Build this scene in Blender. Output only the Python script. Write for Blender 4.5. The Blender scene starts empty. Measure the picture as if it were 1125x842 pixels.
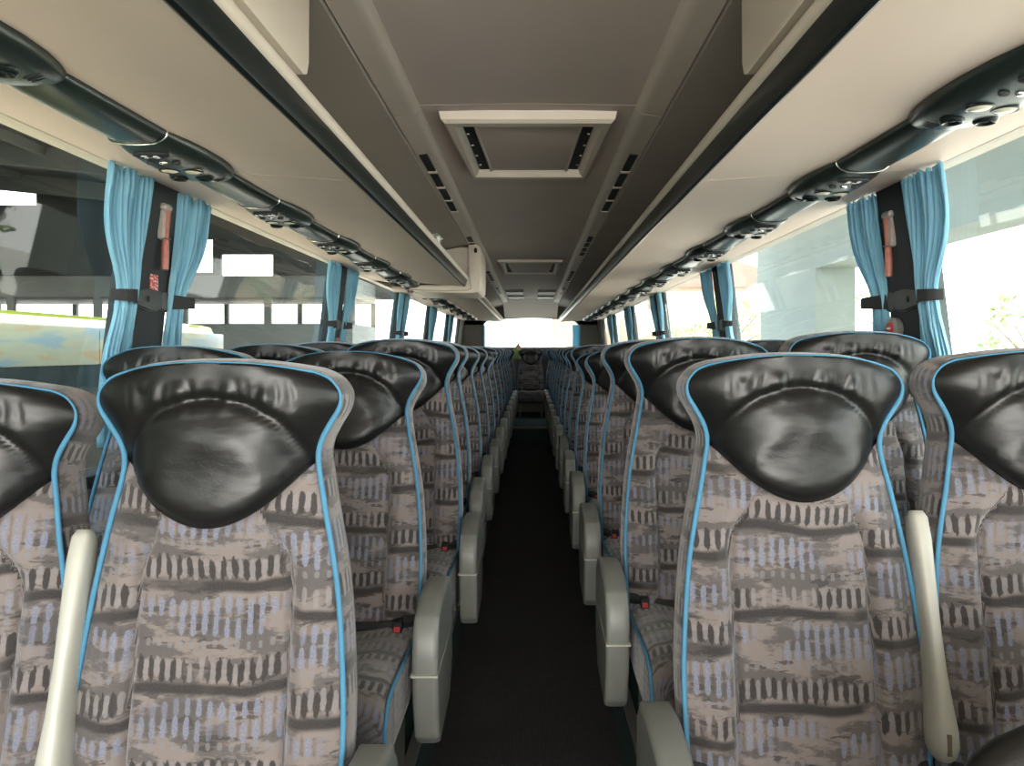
import bpy, bmesh, math, random
from mathutils import Vector, Matrix, noise
random.seed(7)
C = bpy.context.scene.collection
PI = math.pi
E = 1.22          # eye height above the aisle floor
# ------------------------------------------------------------------ camera, world, light, exposure
cd = bpy.data.cameras.new('camera'); cam = bpy.data.objects.new('camera', cd); C.objects.link(cam)
cam.location = (0.012, 0, E); cam.rotation_euler = (PI/2, 0, 0)
cd.sensor_width = 36; cd.lens = 870/1125*36
cd.shift_x = -21.5/1125; cd.shift_y = -35/1125
cd.clip_start = 0.02; cd.clip_end = 400
bpy.context.scene.camera = cam
W = bpy.data.worlds.new('sky'); bpy.context.scene.world = W; W.use_nodes = True
nt = W.node_tree; nt.nodes.clear()
wo = nt.nodes.new('ShaderNodeOutputWorld'); bg = nt.nodes.new('ShaderNodeBackground')
tc = nt.nodes.new('ShaderNodeTexCoord'); sx = nt.nodes.new('ShaderNodeSeparateXYZ'); cr = nt.nodes.new('ShaderNodeValToRGB')
nt.links.new(tc.outputs['Generated'], sx.inputs[0]); nt.links.new(sx.outputs['Z'], cr.inputs[0])
cr.color_ramp.elements[0].position = 0.0; cr.color_ramp.elements[0].color = (1, .97, .92, 1)
cr.color_ramp.elements[1].position = 0.6; cr.color_ramp.elements[1].color = (.72, .86, 1, 1)
nt.links.new(cr.outputs[0], bg.inputs[0]); bg.inputs[1].default_value = 4.5
nt.links.new(bg.outputs[0], wo.inputs[0])
sd = bpy.data.lights.new('sun', 'SUN'); sun = bpy.data.objects.new('sun', sd); C.objects.link(sun)
sd.energy = 12.0; sd.angle = math.radians(6); sd.color = (1, .93, .82)
sun.rotation_euler = (math.radians(42), 0, math.radians(4))
ad = bpy.data.lights.new('windscreen_fill_lamp', 'AREA'); ad.shape = 'RECTANGLE'; ad.size = 2.2; ad.size_y = 1.3
ad.energy = 62; ad.color = (1, .93, .86); al = bpy.data.objects.new('windscreen_fill_lamp', ad); C.objects.link(al)
al.location = (0, -2.20, 1.28); al.rotation_euler = (math.radians(90+16), 0, 0)     # added fill lamp inside the windscreen, brightens near ceiling and racks
vs = bpy.context.scene.view_settings
vs.view_transform = 'Standard'; vs.look = 'None'; vs.gamma = 1; vs.exposure = 1.08
try: vs.use_curve_mapping = False
except Exception: pass

# ------------------------------------------------------------------ materials
class NG:
    def __init__(s, m): s.t = m.node_tree; s.N = s.t.nodes; s.L = s.t.links
    def put(s, inp, v):
        if isinstance(v, (int, float)): inp.default_value = v
        elif isinstance(v, tuple): inp.default_value = v if len(v) == 4 or inp.type == 'VECTOR' else (*v, 1)
        else: s.L.new(v, inp)
    def m(s, op, a, b=0.0, c=0.0):
        n = s.N.new('ShaderNodeMath'); n.operation = op
        s.put(n.inputs[0], a); s.put(n.inputs[1], b); s.put(n.inputs[2], c); return n.outputs[0]
    def noise(s, vec, scale, detail=2.0, rough=.5):
        n = s.N.new('ShaderNodeTexNoise'); s.put(n.inputs['Vector'], vec)
        n.inputs['Scale'].default_value = scale; n.inputs['Detail'].default_value = detail; n.inputs['Roughness'].default_value = rough
        return n.outputs['Fac']
    def comb(s, x, y, z=0.0):
        n = s.N.new('ShaderNodeCombineXYZ'); s.put(n.inputs[0], x); s.put(n.inputs[1], y); s.put(n.inputs[2], z); return n.outputs[0]
    def mix(s, f, a, b):
        n = s.N.new('ShaderNodeMix'); n.data_type = 'RGBA'; s.put(n.inputs[0], f); s.put(n.inputs[6], a); s.put(n.inputs[7], b); return n.outputs[2]
    def ramp(s, f, lo, hi):
        n = s.N.new('ShaderNodeMapRange'); n.interpolation_type = 'SMOOTHSTEP'
        s.put(n.inputs[0], f); n.inputs[1].default_value = lo; n.inputs[2].default_value = hi
        n.inputs[3].default_value = 0; n.inputs[4].default_value = 1; return n.outputs[0]
    def bump(s, h, st, dist):
        n = s.N.new('ShaderNodeBump'); s.put(n.inputs['Height'], h); n.inputs['Strength'].default_value = st; n.inputs['Distance'].default_value = dist; return n.outputs[0]
    def sep(s, v):
        n = s.N.new('ShaderNodeSeparateXYZ'); s.L.new(v, n.inputs[0]); return n.outputs
    def coord(s, k='Object'): return s.N.new('ShaderNodeTexCoord').outputs[k]
def newmat(name):
    m = bpy.data.materials.new(name); m.use_nodes = True
    return m, NG(m), m.node_tree.nodes['Principled BSDF']
def plain(name, col, rough=.5, metal=0.0, var=.08, vscale=6, bump=0.0, bscale=300, spec=.5, coat=0, emit=None):
    m, g, p = newmat(name)
    co = g.coord()
    n = g.noise(co, vscale, 3)
    dark = tuple(c*(1-var) for c in col); lite = tuple(min(1, c*(1+var)) for c in col)
    g.L.new(g.mix(n, dark, lite), p.inputs['Base Color'])
    p.inputs['Roughness'].default_value = rough; p.inputs['Metallic'].default_value = metal
    p.inputs['Specular IOR Level'].default_value = spec; p.inputs['Coat Weight'].default_value = coat
    if bump: g.L.new(g.bump(g.noise(co, bscale, 2), bump, .002), p.inputs['Normal'])
    if emit:
        p.inputs['Emission Color'].default_value = (*emit[:3], 1); p.inputs['Emission Strength'].default_value = emit[3]
    return m
M = {}
M['beige'] = plain('beige_plastic', (.82, .655, .545), .55, var=.06, vscale=2.5, bump=.12, bscale=500)
M['beige2'] = plain('warm_grey_moulding', (.66, .58, .49), .5, var=.08, vscale=5)
M['ceil'] = plain('ceiling_grey_laminate', (.56, .475, .42), .62, var=.07, vscale=3, bump=.15, bscale=400)
M['cove'] = plain('cove_grey_laminate', (.34, .30, .26), .65, var=.1, vscale=3)
M['rib'] = plain('rib_grey_plastic', (.54, .475, .41), .5, var=.06, vscale=4)
M['gloss'] = plain('gloss_black_plastic', (.005, .009, .009), .3, var=.2, spec=.3)
M['console'] = plain('console_green_black_plastic', (.014, .022, .019), .3, var=.2, spec=.45)
M['black'] = plain('matte_black', (.012, .013, .014), .7, var=.2)
M['pillar'] = plain('pillar_charcoal_cloth', (.020, .026, .028), .85, var=.2, bump=.3, bscale=600)
M['chrome'] = plain('chrome_ring', (.75, .72, .66), .18, 1.0, var=.03)
M['steel'] = plain('brushed_steel', (.45, .45, .44), .35, .9, var=.08)
M['lens'] = plain('cream_lamp_lens', (.75, .68, .50), .25, var=.05)
M['white'] = plain('white_print', (.8, .8, .78), .5, var=.03)
M['armgrey'] = plain('arm_grey_plastic', (.19, .195, .18), .42, var=.12, vscale=14, bump=.1)
M['armpale'] = plain('arm_pale_plastic', (.44, .43, .375), .4, var=.07, vscale=10)
M['pipe'] = plain('blue_piping', (.06, .215, .35), .75, var=.15, vscale=40)
M['tieplastic'] = plain('charcoal_plastic', (.035, .038, .038), .45)
M['red'] = plain('red_plastic', (.45, .03, .03), .4)
M['hammer'] = plain('hammer_faded_red', (.34, .12, .09), .45, var=.25, vscale=60)
M['hammergrey'] = plain('hammer_holder_grey', (.38, .33, .30), .4, var=.2, vscale=40)
M['tan'] = plain('tan_step_strip', (.16, .13, .09), .6)
M['wallgrey'] = plain('wall_grey_panel', (.17, .16, .14), .7, var=.08)
M['belt'] = plain('belt_black_webbing', (.012, .012, .013), .75, bump=.3, bscale=900)
M['concrete'] = plain('concrete', (.20, .23, .21), .85, var=.15, vscale=1.5, bump=.2, bscale=20)
M['ground'] = plain('yard_concrete', (.50, .45, .38), .9, var=.2, vscale=.8)
M['shedroof'] = plain('shed_roof_dark', (.05, .052, .048), .8, var=.3, vscale=.8)
M['shedbeam'] = plain('shed_beam_grey', (.09, .095, .085), .7, var=.2, vscale=1)
M['brick'] = plain('faded_red_wall', (.20, .075, .06), .85, var=.2, vscale=2)
M['lime'] = plain('lime_paint', (.15, .18, .02), .3, var=.05, coat=.5)
M['busglass'] = plain('coach_dark_glass', (.02, .025, .025), .06, var=.1, spec=1.0)
def mat_sky_reflection():  # sky reflected in the coach's side windows, painted into the colour
    m, g, p = newmat('painted_sky_reflection'); co = g.coord(); x, y, z = g.sep(co)
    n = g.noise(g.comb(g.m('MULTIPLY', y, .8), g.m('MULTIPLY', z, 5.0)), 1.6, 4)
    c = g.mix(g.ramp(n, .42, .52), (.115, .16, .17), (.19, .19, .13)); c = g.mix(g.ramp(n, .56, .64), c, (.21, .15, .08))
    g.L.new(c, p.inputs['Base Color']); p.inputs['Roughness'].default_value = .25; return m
M['skyreflection'] = mat_sky_reflection()
M['cream'] = plain('cream_wall', (.30, .22, .16), .8, var=.08, vscale=1)
M['fence'] = plain('white_fence', (.6, .62, .58), .7)
M['leaf'] = plain('tree_leaves', (.14, .20, .06), .8, var=.4, vscale=3)
M['bark'] = plain('bark', (.10, .07, .05), .9)
M['foil'] = plain('crumpled_clear_film', (.62, .62, .55), .2, var=.15, vscale=60)
M['shelfstuff1'] = plain('lime_bag', (.35, .45, .12), .6)
M['shelfstuff2'] = plain('pink_cap', (.6, .3, .25), .6)
M['shelfstuff3'] = plain('slate_blue_bag', (.10, .14, .20), .6)

def mat_leather():
    m, g, p = newmat('black_leather')
    co = g.coord()
    n = g.noise(co, 9, 4)
    g.L.new(g.mix(n, (.0045, .0048, .005), (.010, .0095, .009)), p.inputs['Base Color'])
    g.L.new(g.m('MULTIPLY_ADD', g.noise(co, 14, 3), .12, .29), p.inputs['Roughness'])
    p.inputs['Specular IOR Level'].default_value = .38
    wr = g.N.new('ShaderNodeTexVoronoi'); wr.feature = 'DISTANCE_TO_EDGE'; wr.inputs['Scale'].default_value = 26
    warp = g.N.new('ShaderNodeVectorMath'); warp.operation = 'ADD'
    nn = g.N.new('ShaderNodeTexNoise'); nn.inputs['Scale'].default_value = 8; g.L.new(co, nn.inputs['Vector'])
    g.L.new(co, warp.inputs[0]); g.L.new(nn.outputs['Color'], warp.inputs[1]); g.L.new(warp.outputs[0], wr.inputs['Vector'])
    crack = g.m('MULTIPLY', g.ramp(wr.outputs['Distance'], 0, .05), g.m('MULTIPLY', g.ramp(g.noise(co, 6, 2), .5, .7), .25))
    fold = g.noise(g.comb(g.m('MULTIPLY', g.sep(co)[0], 4.0), g.m('MULTIPLY', g.sep(co)[2], 9.0), g.sep(co)[1]), 2.6, 2)
    b1 = g.bump(fold, .13, .02)
    n2 = g.N.new('ShaderNodeBump'); g.L.new(crack, n2.inputs['Height']); n2.inputs['Strength'].default_value = .18; n2.inputs['Distance'].default_value = .004
    g.L.new(b1, n2.inputs['Normal'])
    n3 = g.N.new('ShaderNodeBump'); g.L.new(g.noise(co, 420, 2), n3.inputs['Height']); n3.inputs['Strength'].default_value = .12; n3.inputs['Distance'].default_value = .001
    g.L.new(n2.outputs[0], n3.inputs['Normal']); g.L.new(n3.outputs[0], p.inputs['Normal'])
    return m
M['leather'] = mat_leather()

def mat_moquette():
    m, g, p = newmat('patterned_moquette')
    uv = g.coord('UV'); u0, v0, _ = g.sep(uv)
    info = g.N.new('ShaderNodeObjectInfo')
    rnd = info.outputs['Random']
    u = g.m('ADD', u0, g.m('MULTIPLY', rnd, 1.7)); v = g.m('ADD', v0, g.m('MULTIPLY', rnd, .9))
    base = g.comb(u, v)
    wav = g.m('MULTIPLY', g.m('SUBTRACT', g.noise(g.comb(g.m('MULTIPLY', u, 7), g.m('MULTIPLY', v, 3)), 1.0, 2), .5), .035)
    vw = g.m('ADD', v, wav)
    P = 0.150
    ph = g.m('FRACT', g.m('DIVIDE', vw, P))            # 0..1 through one repeat
    S = 0.0175
    cu = g.m('DIVIDE', g.m('ADD', u, g.m('MULTIPLY', wav, .15)), S)
    fx = g.m('ABSOLUTE', g.m('SUBTRACT', g.m('FRACT', cu), .5))   # 0 centre .. .5 edge
    cell = g.m('FLOOR', cu); row = g.m('FLOOR', g.m('DIVIDE', vw, P))
    def cellnoise(off, per=.37):
        wn = g.N.new('ShaderNodeTexWhiteNoise'); wn.noise_dimensions = '2D'
        g.L.new(g.comb(g.m('ADD', cell, off), row), wn.inputs['Vector']); return wn.outputs['Value']
    def band(c, h, soft=.03, jitter=None):
        d = g.m('ABSOLUTE', g.m('SUBTRACT', ph, c if jitter is None else g.m('ADD', g.m('MULTIPLY', g.m('SUBTRACT', jitter, .5), .05), c)))
        return g.m('SUBTRACT', 1.0, g.ramp(d, h-soft, h+soft))
    def caps(f, c, h, wd, jitter=None):
        cc = c if jitter is None else g.m('ADD', g.m('MULTIPLY', g.m('SUBTRACT', jitter, .5), .06), c)
        d = g.m('DIVIDE', g.m('ABSOLUTE', g.m('SUBTRACT', ph, cc)), h)
        e = g.m('ADD', g.m('POWER', g.m('DIVIDE', g.m('ABSOLUTE', f), wd), 2.0), g.m('POWER', d, 4.0))
        return g.m('SUBTRACT', 1.0, g.ramp(e, .65, 1.25))
    grain = g.noise(base, 420, 2); mott = g.noise(g.comb(g.m('MULTIPLY', u, 1.0), g.m('MULTIPLY', v, 2.6)), 9, 5, .65)
    camo = g.ramp(mott, .46, .54)
    col = g.mix(camo, (.165, .142, .137), (.355, .285, .262))
    dk = g.ramp(g.noise(g.comb(g.m('MULTIPLY', u, 1.0), g.m('MULTIPLY', v, 3.4)), 12, 4, .6), .585, .62)
    col = g.mix(g.m('MULTIPLY', dk, .8), col, (.075, .062, .060))
    ragged = g.m('MULTIPLY', g.m('SUBTRACT', g.noise(base, 60, 2), .5), .30)
    fxr = g.m('ADD', fx, ragged)
    # a dark wavy stripe
    st = g.m('MULTIPLY', band(.0, .055), g.ramp(g.noise(g.comb(g.m('MULTIPLY', u, 5), row), 1.3, 1), .36, .46))
    st2 = g.m('MULTIPLY', band(1.0, .055), g.ramp(g.noise(g.comb(g.m('MULTIPLY', u, 5), g.m('ADD', row, 1)), 1.3, 1), .36, .46))
    col = g.mix(g.m('MAXIMUM', st, st2), col, (.055, .047, .047))
    # row of dark slots with pale bars between
    r1 = band(.19, .105, .02, cellnoise(3))
    slot = caps(g.m('SUBTRACT', .5, fxr), .19, .115, .26, cellnoise(3)); bar = caps(fxr, .19, .105, .22, cellnoise(5))
    seg = g.ramp(g.noise(g.comb(g.m('MULTIPLY', u, 7), row), 1.1, 1), .30, .42)
    col = g.mix(g.m('MULTIPLY', slot, g.m('MULTIPLY', seg, .95)), col, (.050, .042, .043))
    col = g.mix(g.m('MULTIPLY', bar, .7), col, (.40, .355, .365))
    # small pale dots
    r2 = band(.44, .035, .02)
    col = g.mix(g.m('MULTIPLY', caps(fxr, .44, .04, .22), .6), col, (.34, .33, .37))
    # two rows of bluish bars
    spk = g.ramp(g.noise(base, 330, 1), .42, .56)
    for c, h, o in ((.62, .10, 11), (.80, .085, 23)):
        r3 = band(c, h, .02, cellnoise(o))
        on = g.ramp(g.noise(g.comb(g.m('MULTIPLY', u, 6), g.m('ADD', row, o*1.0)), 1.3, 1), .36, .5)
        b3 = g.m('MULTIPLY', on, caps(fxr, c, h*1.08, .25, cellnoise(o+2)))
        bl = g.mix(spk, (.40, .38, .43), (.20, .27, .50))
        col = g.mix(g.m('MULTIPLY', b3, .85), col, bl)
        gap = g.m('MULTIPLY', g.m('MULTIPLY', r3, on), g.ramp(fxr, .33, .4))
        col = g.mix(g.m('MULTIPLY', gap, .4), col, (.10, .085, .085))
    col = g.mix(g.m('MULTIPLY', g.m('SUBTRACT', grain, .3), .35), col, (.33, .29, .28))
    hs = g.N.new('ShaderNodeHueSaturation'); hs.inputs['Value'].default_value = .57; hs.inputs['Saturation'].default_value = .80; g.L.new(col, hs.inputs['Color'])
    g.L.new(hs.outputs[0], p.inputs['Base Color'])
    p.inputs['Roughness'].default_value = .92; p.inputs['Specular IOR Level'].default_value = .2
    p.inputs['Sheen Weight'].default_value = .35; p.inputs['Sheen Roughness'].default_value = .5
    g.L.new(g.bump(grain, .3, .002), p.inputs['Normal'])
    return m
M['fabric'] = mat_moquette()

def mat_carpet():
    m, g, p = newmat('ribbed_dark_matting')
    co = g.coord(); x, y, z = g.sep(co)
    ch = g.m('ADD', g.m('SINE', g.m('MULTIPLY', x, 900)), g.m('SINE', g.m('MULTIPLY', y, 620)))
    n = g.noise(co, 160, 3)
    col = g.mix(n, (.016, .016, .015), (.055, .053, .05))
    g.L.new(g.mix(g.ramp(ch, .3, 1.6), col, (.085, .082, .078)), p.inputs['Base Color'])
    p.inputs['Roughness'].default_value = .95; p.inputs['Specular IOR Level'].default_value = .15
    g.L.new(g.bump(ch, .5, .003), p.inputs['Normal'])
    return m
M['carpet'] = mat_carpet()
def mat_riser():
    return plain('deep_green_riser_carpet', (.010, .035, .032), .8, var=.2)
M['riser'] = mat_riser()
def mat_curtain():
    m, g, p = newmat('sky_blue_curtain')
    co = g.coord(); n = g.noise(co, 20, 2)
    g.L.new(g.mix(n, (.22, .47, .60), (.28, .55, .68)), p.inputs['Base Color'])
    p.inputs['Roughness'].default_value = .85
    tr = g.N.new('ShaderNodeBsdfTranslucent'); tr.inputs[0].default_value = (.16, .48, .66, 1)
    mx = g.N.new('ShaderNodeMixShader'); mx.inputs[0].default_value = .30
    g.L.new(p.outputs[0], mx.inputs[1]); g.L.new(tr.outputs[0], mx.inputs[2])
    g.L.new(mx.outputs[0], g.N['Material Output'].inputs['Surface'])
    return m
M['curtain'] = mat_curtain()
def mat_glass(name, tint, gl=.09):
    m, g, p = newmat(name); g.N.remove(p)
    t = g.N.new('ShaderNodeBsdfTransparent'); t.inputs[0].default_value = (*tint, 1)
    s = g.N.new('ShaderNodeBsdfGlossy'); s.inputs['Roughness'].default_value = .02
    lw = g.N.new('ShaderNodeLayerWeight'); lw.inputs[0].default_value = .5
    fr = g.m('ADD', g.m('MULTIPLY', g.m('POWER', lw.outputs['Facing'], 5.0), .55), .045)
    mx = g.N.new('ShaderNodeMixShader'); g.L.new(fr, mx.inputs[0])
    g.L.new(t.outputs[0], mx.inputs[1]); g.L.new(s.outputs[0], mx.inputs[2])
    g.L.new(mx.outputs[0], g.N['Material Output'].inputs['Surface'])
    return m
M['glass'] = mat_glass('tinted_window_glass', (.84, .90, .875))
M['darkglass'] = mat_glass('smoked_rear_glass', (.46, .50, .49))

# ------------------------------------------------------------------ mesh helpers
class MB:
    def __init__(s): s.v = []; s.f = []; s.uv = []
    def add(s, verts, faces, uvs=None):
        o = len(s.v); s.v += [tuple(v) for v in verts]
        s.uv += list(uvs) if uvs else [(v[0]+v[1]*.5, v[2]) for v in verts]
        s.f += [tuple(i+o for i in f) for f in faces]; return o
    def grid(s, P, UV=None, flip=False, closeu=False):
        nv = len(P); nu = len(P[0]); vs_ = [p for r in P for p in r]
        fs = []
        for j in range(nv-1):
            for i in range(nu if closeu else nu-1):
                k = (i+1) % nu
                q = (j*nu+i, j*nu+k, (j+1)*nu+k, (j+1)*nu+i)
                fs.append(q[::-1] if flip else q)
        s.add(vs_, fs, [q for r in UV for q in r] if UV else None)
    def box(s, a, b):
        x0, y0, z0 = a; x1, y1, z1 = b
        x0, x1 = min(x0, x1), max(x0, x1); y0, y1 = min(y0, y1), max(y0, y1); z0, z1 = min(z0, z1), max(z0, z1)
        s.add([(x0,y0,z0),(x1,y0,z0),(x1,y1,z0),(x0,y1,z0),(x0,y0,z1),(x1,y0,z1),(x1,y1,z1),(x0,y1,z1)],
              [(0,3,2,1),(4,5,6,7),(0,1,5,4),(1,2,6,5),(2,3,7,6),(3,0,4,7)])
    def prism(s, poly, y0, y1, axis='y'):
        n = len(poly)
        if axis == 'y': A = [(x, y0, z) for x, z in poly]; B = [(x, y1, z) for x, z in poly]
        elif axis == 'x': A = [(y0, y, z) for y, z in poly]; B = [(y1, y, z) for y, z in poly]
        else: A = [(x, y, y0) for x, y in poly]; B = [(x, y, y1) for x, y in poly]
        s.add(A+B, [tuple(range(n))[::-1], tuple(range(n, 2*n))]+[(i, (i+1) % n, n+(i+1) % n, n+i) for i in range(n)])
    def tube(s, pts, r, seg=8, closed=False, cap=True):
        pts = [Vector(p) for p in pts]; n = len(pts)
        rr = r if isinstance(r, (list, tuple)) else [r]*n
        t0 = (pts[1]-pts[0]).normalized(); up = Vector((0, 0, 1)) if abs(t0.z) < .9 else Vector((1, 0, 0))
        nrm = t0.cross(up).normalized(); rings = []
        for i, p in enumerate(pts):
            a = pts[(i-1) % n] if (closed or i > 0) else pts[i]; b = pts[(i+1) % n] if (closed or i < n-1) else pts[i]
            t = (b-a).normalized(); nrm = (nrm - t*nrm.dot(t)).normalized(); bn = t.cross(nrm)
            rings.append([p + (nrm*math.cos(2*PI*k/seg)+bn*math.sin(2*PI*k/seg))*rr[i] for k in range(seg)])
        o = len(s.v)
        if closed: rings.append(rings[0])
        L = 0; UV = []
        for i in range(len(rings)):
            if i: L += (pts[i % n]-pts[i-1]).length
            UV.append([(L, k*.01) for k in range(seg)])
        s.grid(rings, UV, closeu=True)
        if cap and not closed:
            o2 = len(s.v)
            s.f.append(tuple(range(o, o+seg))[::-1]); s.f.append(tuple(range(o2-seg, o2)))
    def lathe(s, prof, c=(0, 0, 0), axis='z', seg=20, sx=1, sy=1):
        P = []
        for r, h in prof:
            ring = []
            for k in range(seg):
                a = 2*PI*k/seg; x, y = r*math.cos(a)*sx, r*math.sin(a)*sy
                v = {'z': (x, y, h), 'x': (h, x, y), 'y': (y, h, x)}[axis]
                ring.append((c[0]+v[0], c[1]+v[1], c[2]+v[2]))
            P.append(ring)
        s.grid(P, closeu=True)
    def loft(s, rings):
        # closed rings with arclength uv, ends capped
        o = len(s.v); UV = []; L = 0
        for j, r in enumerate(rings):
            if j: L += (Vector(r[0])-Vector(rings[j-1][0])).length
            a = 0; row = []
            for i, p in enumerate(r):
                if i: a += (Vector(p)-Vector(r[i-1])).length
                row.append((a, L))
            UV.append(row)
        s.grid(rings, UV, closeu=True)
        n = len(rings[0]); s.f.append(tuple(range(o, o+n))[::-1]); e = len(s.v); s.f.append(tuple(range(e-n, e)))
    def build(s, name, mat, parent=None, bevel=0, smooth=True, angle=40, loc=None, seg=2, subsurf=0):
        me = bpy.data.meshes.new(name); me.from_pydata(s.v, [], s.f)
        uvl = me.uv_layers.new(name='uv')
        for l in me.loops: uvl.data[l.index].uv = s.uv[l.vertex_index]
        bm = bmesh.new(); bm.from_mesh(me); bmesh.ops.remove_doubles(bm, verts=bm.verts, dist=1e-6)
        bmesh.ops.recalc_face_normals(bm, faces=bm.faces)
        if bevel:
            es = [e for e in bm.edges if len(e.link_faces) == 2 and e.calc_face_angle(0) > math.radians(30)]
            bmesh.ops.bevel(bm, geom=es, offset=bevel, segments=seg, profile=.7, affect='EDGES')
        bm.to_mesh(me); bm.free()
        if smooth:
            for p in me.polygons: p.use_smooth = True
            try: me.set_sharp_from_angle(angle=math.radians(angle))
            except Exception: pass
        me.materials.append(mat)
        o = bpy.data.objects.new(name, me); C.objects.link(o)
        if parent: o.parent = parent
        if loc: o.location = loc
        return o
def tag(o, label=None, cat=None, group=None, kind=None):
    if label: o['label'] = label
    if cat: o['category'] = cat
    if group: o['group'] = group
    if kind: o['kind'] = kind
    return o
def empty(name, loc, label=None, cat=None, group=None, rz=0):
    o = bpy.data.objects.new(name, None); C.objects.link(o); o.location = loc; o.rotation_euler = (0, 0, rz); o.empty_display_size = .1
    return tag(o, label, cat, group)
def copy_tree(o, parent=None):
    c = o.copy(); C.objects.link(c); c.parent = parent
    for ch in o.children: copy_tree(ch, c)
    return c
def struct(o): o['kind'] = 'structure'; return o
def sm(a, b, x):
    t = min(1, max(0, (x-a)/(b-a))); return t*t*(3-2*t)
def text_mesh(txt, size, mat, parent, loc, rot, ext=.0008, name='seat_number'):
    cu = bpy.data.curves.new(name, 'FONT'); cu.body = txt; cu.size = size; cu.extrude = ext; cu.align_x = 'CENTER'; cu.align_y = 'CENTER'; cu.resolution_u = 2
    t = bpy.data.objects.new(name, cu); C.objects.link(t)
    me = bpy.data.meshes.new_from_object(t.evaluated_get(bpy.context.evaluated_depsgraph_get()))
    bpy.data.objects.remove(t); bpy.data.curves.remove(cu)
    me.materials.clear(); me.materials.append(mat)
    o = bpy.data.objects.new(name, me); C.objects.link(o); o.parent = parent; o.location = loc; o.rotation_euler = rot
    return o
ORD = ['first', 'second', 'third', 'fourth', 'fifth', 'sixth', 'seventh', 'eighth', 'ninth', 'tenth', 'eleventh', 'twelfth', 'thirteenth', 'fourteenth', 'fifteenth', 'sixteenth', 'seventeenth']

# ------------------------------------------------------------------ bus shell
Y0, Y1 = -2.3, 13.6
PZ = .15           # seat platform height
b = MB(); b.box((-.285, Y0, -.06), (.285, 10.56, 0)); struct(b.build('floor', M['carpet'], smooth=False))
b = MB(); b.box((-.285, 10.56, -.06), (.285, Y1, .2)); struct(b.build('floor', M['riser'], smooth=False))
b = MB(); b.box((-.285, 10.53, .185), (.285, 10.60, .206)); struct(b.build('trim_1', M['tan'], bevel=.004))
for s, n in ((-1, 'trim_2'), (1, 'trim_3')):
    b = MB(); b.box((s*.285, Y0, -.06), (s*1.16, 1.45, PZ-.05)); b.box((s*.285, 1.45, -.06), (s*1.16, Y1, PZ)); struct(b.build(n, M['riser'], smooth=False))
    b = MB(); b.box((s*.287, 1.46, PZ), (s*.315, 12.1, PZ+.022)); struct(b.build('trim_%d' % (4 if s < 0 else 5), M['steel'], bevel=.003))
def wx(zr):  # wall x at height relative to the eye (leans inward going up)
    return 1.17 - .12*max(0, zr)
WB, WT = -.36, .503
PILL = [(-.15, .12), (2.28, 2.52), (4.55, 4.80), (6.78, 7.02), (8.86, 9.08), (10.86, 11.06), (12.5, Y1)]
for s, side in ((-1, 'left'), (1, 'right')):
    b = MB()
    b.prism([(s*1.17, E+WB), (s*1.22, E+WB), (s*1.22, -.9), (s*1.17, -.9)], Y0, Y1)
    struct(b.build('wall_'+side, M['wallgrey'], smooth=False))
    b = MB(); b.prism([(s*wx(WT), E+WT), (s*(wx(WT)+.05), E+WT), (s*1.13, E+.95), (s*1.07, E+.95)], Y0, Y1)
    struct(b.build('wall_'+side, M['beige2'], smooth=False))
    # window sill shelf
    b = MB(); b.prism([(s*1.14, E+WB), (s*1.21, E+WB), (s*1.21, E+WB+.03), (s*1.15, E+WB+.03)], Y0, Y1)
    struct(b.build('trim_%d' % (6 if s < 0 else 7), M['pillar'], bevel=.004))
    for i, (a, c) in enumerate(PILL):
        b = MB(); z0, z1 = WB, WT
        b.prism([(s*wx(z0), E+z0), (s*(wx(z0)+.055), E+z0), (s*wx(0)+s*.055, E), (s*(wx(z1)+.055), E+z1), (s*wx(z1), E+z1), (s*wx(0), E)], a, c)
        # raised inner cover
        w = .02
        if i < 6: b.prism([(s*(wx(z0)-.012), E+z0), (s*wx(z0), E+z0), (s*wx(0), E), (s*wx(z1), E+z1), (s*(wx(z1)-.012), E+z1), (s*(wx(0)-.012), E)], a+w, c-w)
        struct(b.build('trim_%d' % (10+i+(0 if s < 0 else 10)), M['pillar'] if i < 6 else M['wallgrey'], bevel=.004))
    edges = [Y0+.1]+[e for p in PILL for e in p][:-1]
    wins = [(edges[i], edges[i+1]) for i in range(0, len(edges)-1, 2)]
    for i, (a, c) in enumerate(wins):
        if c-a < .1: continue
        fr = MB(); t = .007
        def sec(y0, y1, z0, z1):
            fr.prism([(s*(wx(z0)+.004), E+z0), (s*(wx(z0)+.024), E+z0), (s*(wx(z1)+.024), E+z1), (s*(wx(z1)+.004), E+z1)], y0, y1)
        sec(a, a+t, WB, 0); sec(a, a+t, 0, WT); sec(c-t, c, WB, 0); sec(c-t, c, 0, WT); sec(a, c, WB, WB+t)
        wn = struct(fr.build('window_%d' % (i+1+(0 if s < 0 else 8)), M['black'], smooth=False))
        gl = MB(); X = lambda z: s*(wx(z)+.013)
        gl.grid([[(X(WB), a, E+WB), (X(0), a, E), (X(WT), a, E+WT)], [(X(WB), c, E+WB), (X(0), c, E), (X(WT), c, E+WT)]])
        gl.build('glass', M['glass'] if i < 4 else M['darkglass'], wn, smooth=False)
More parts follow.
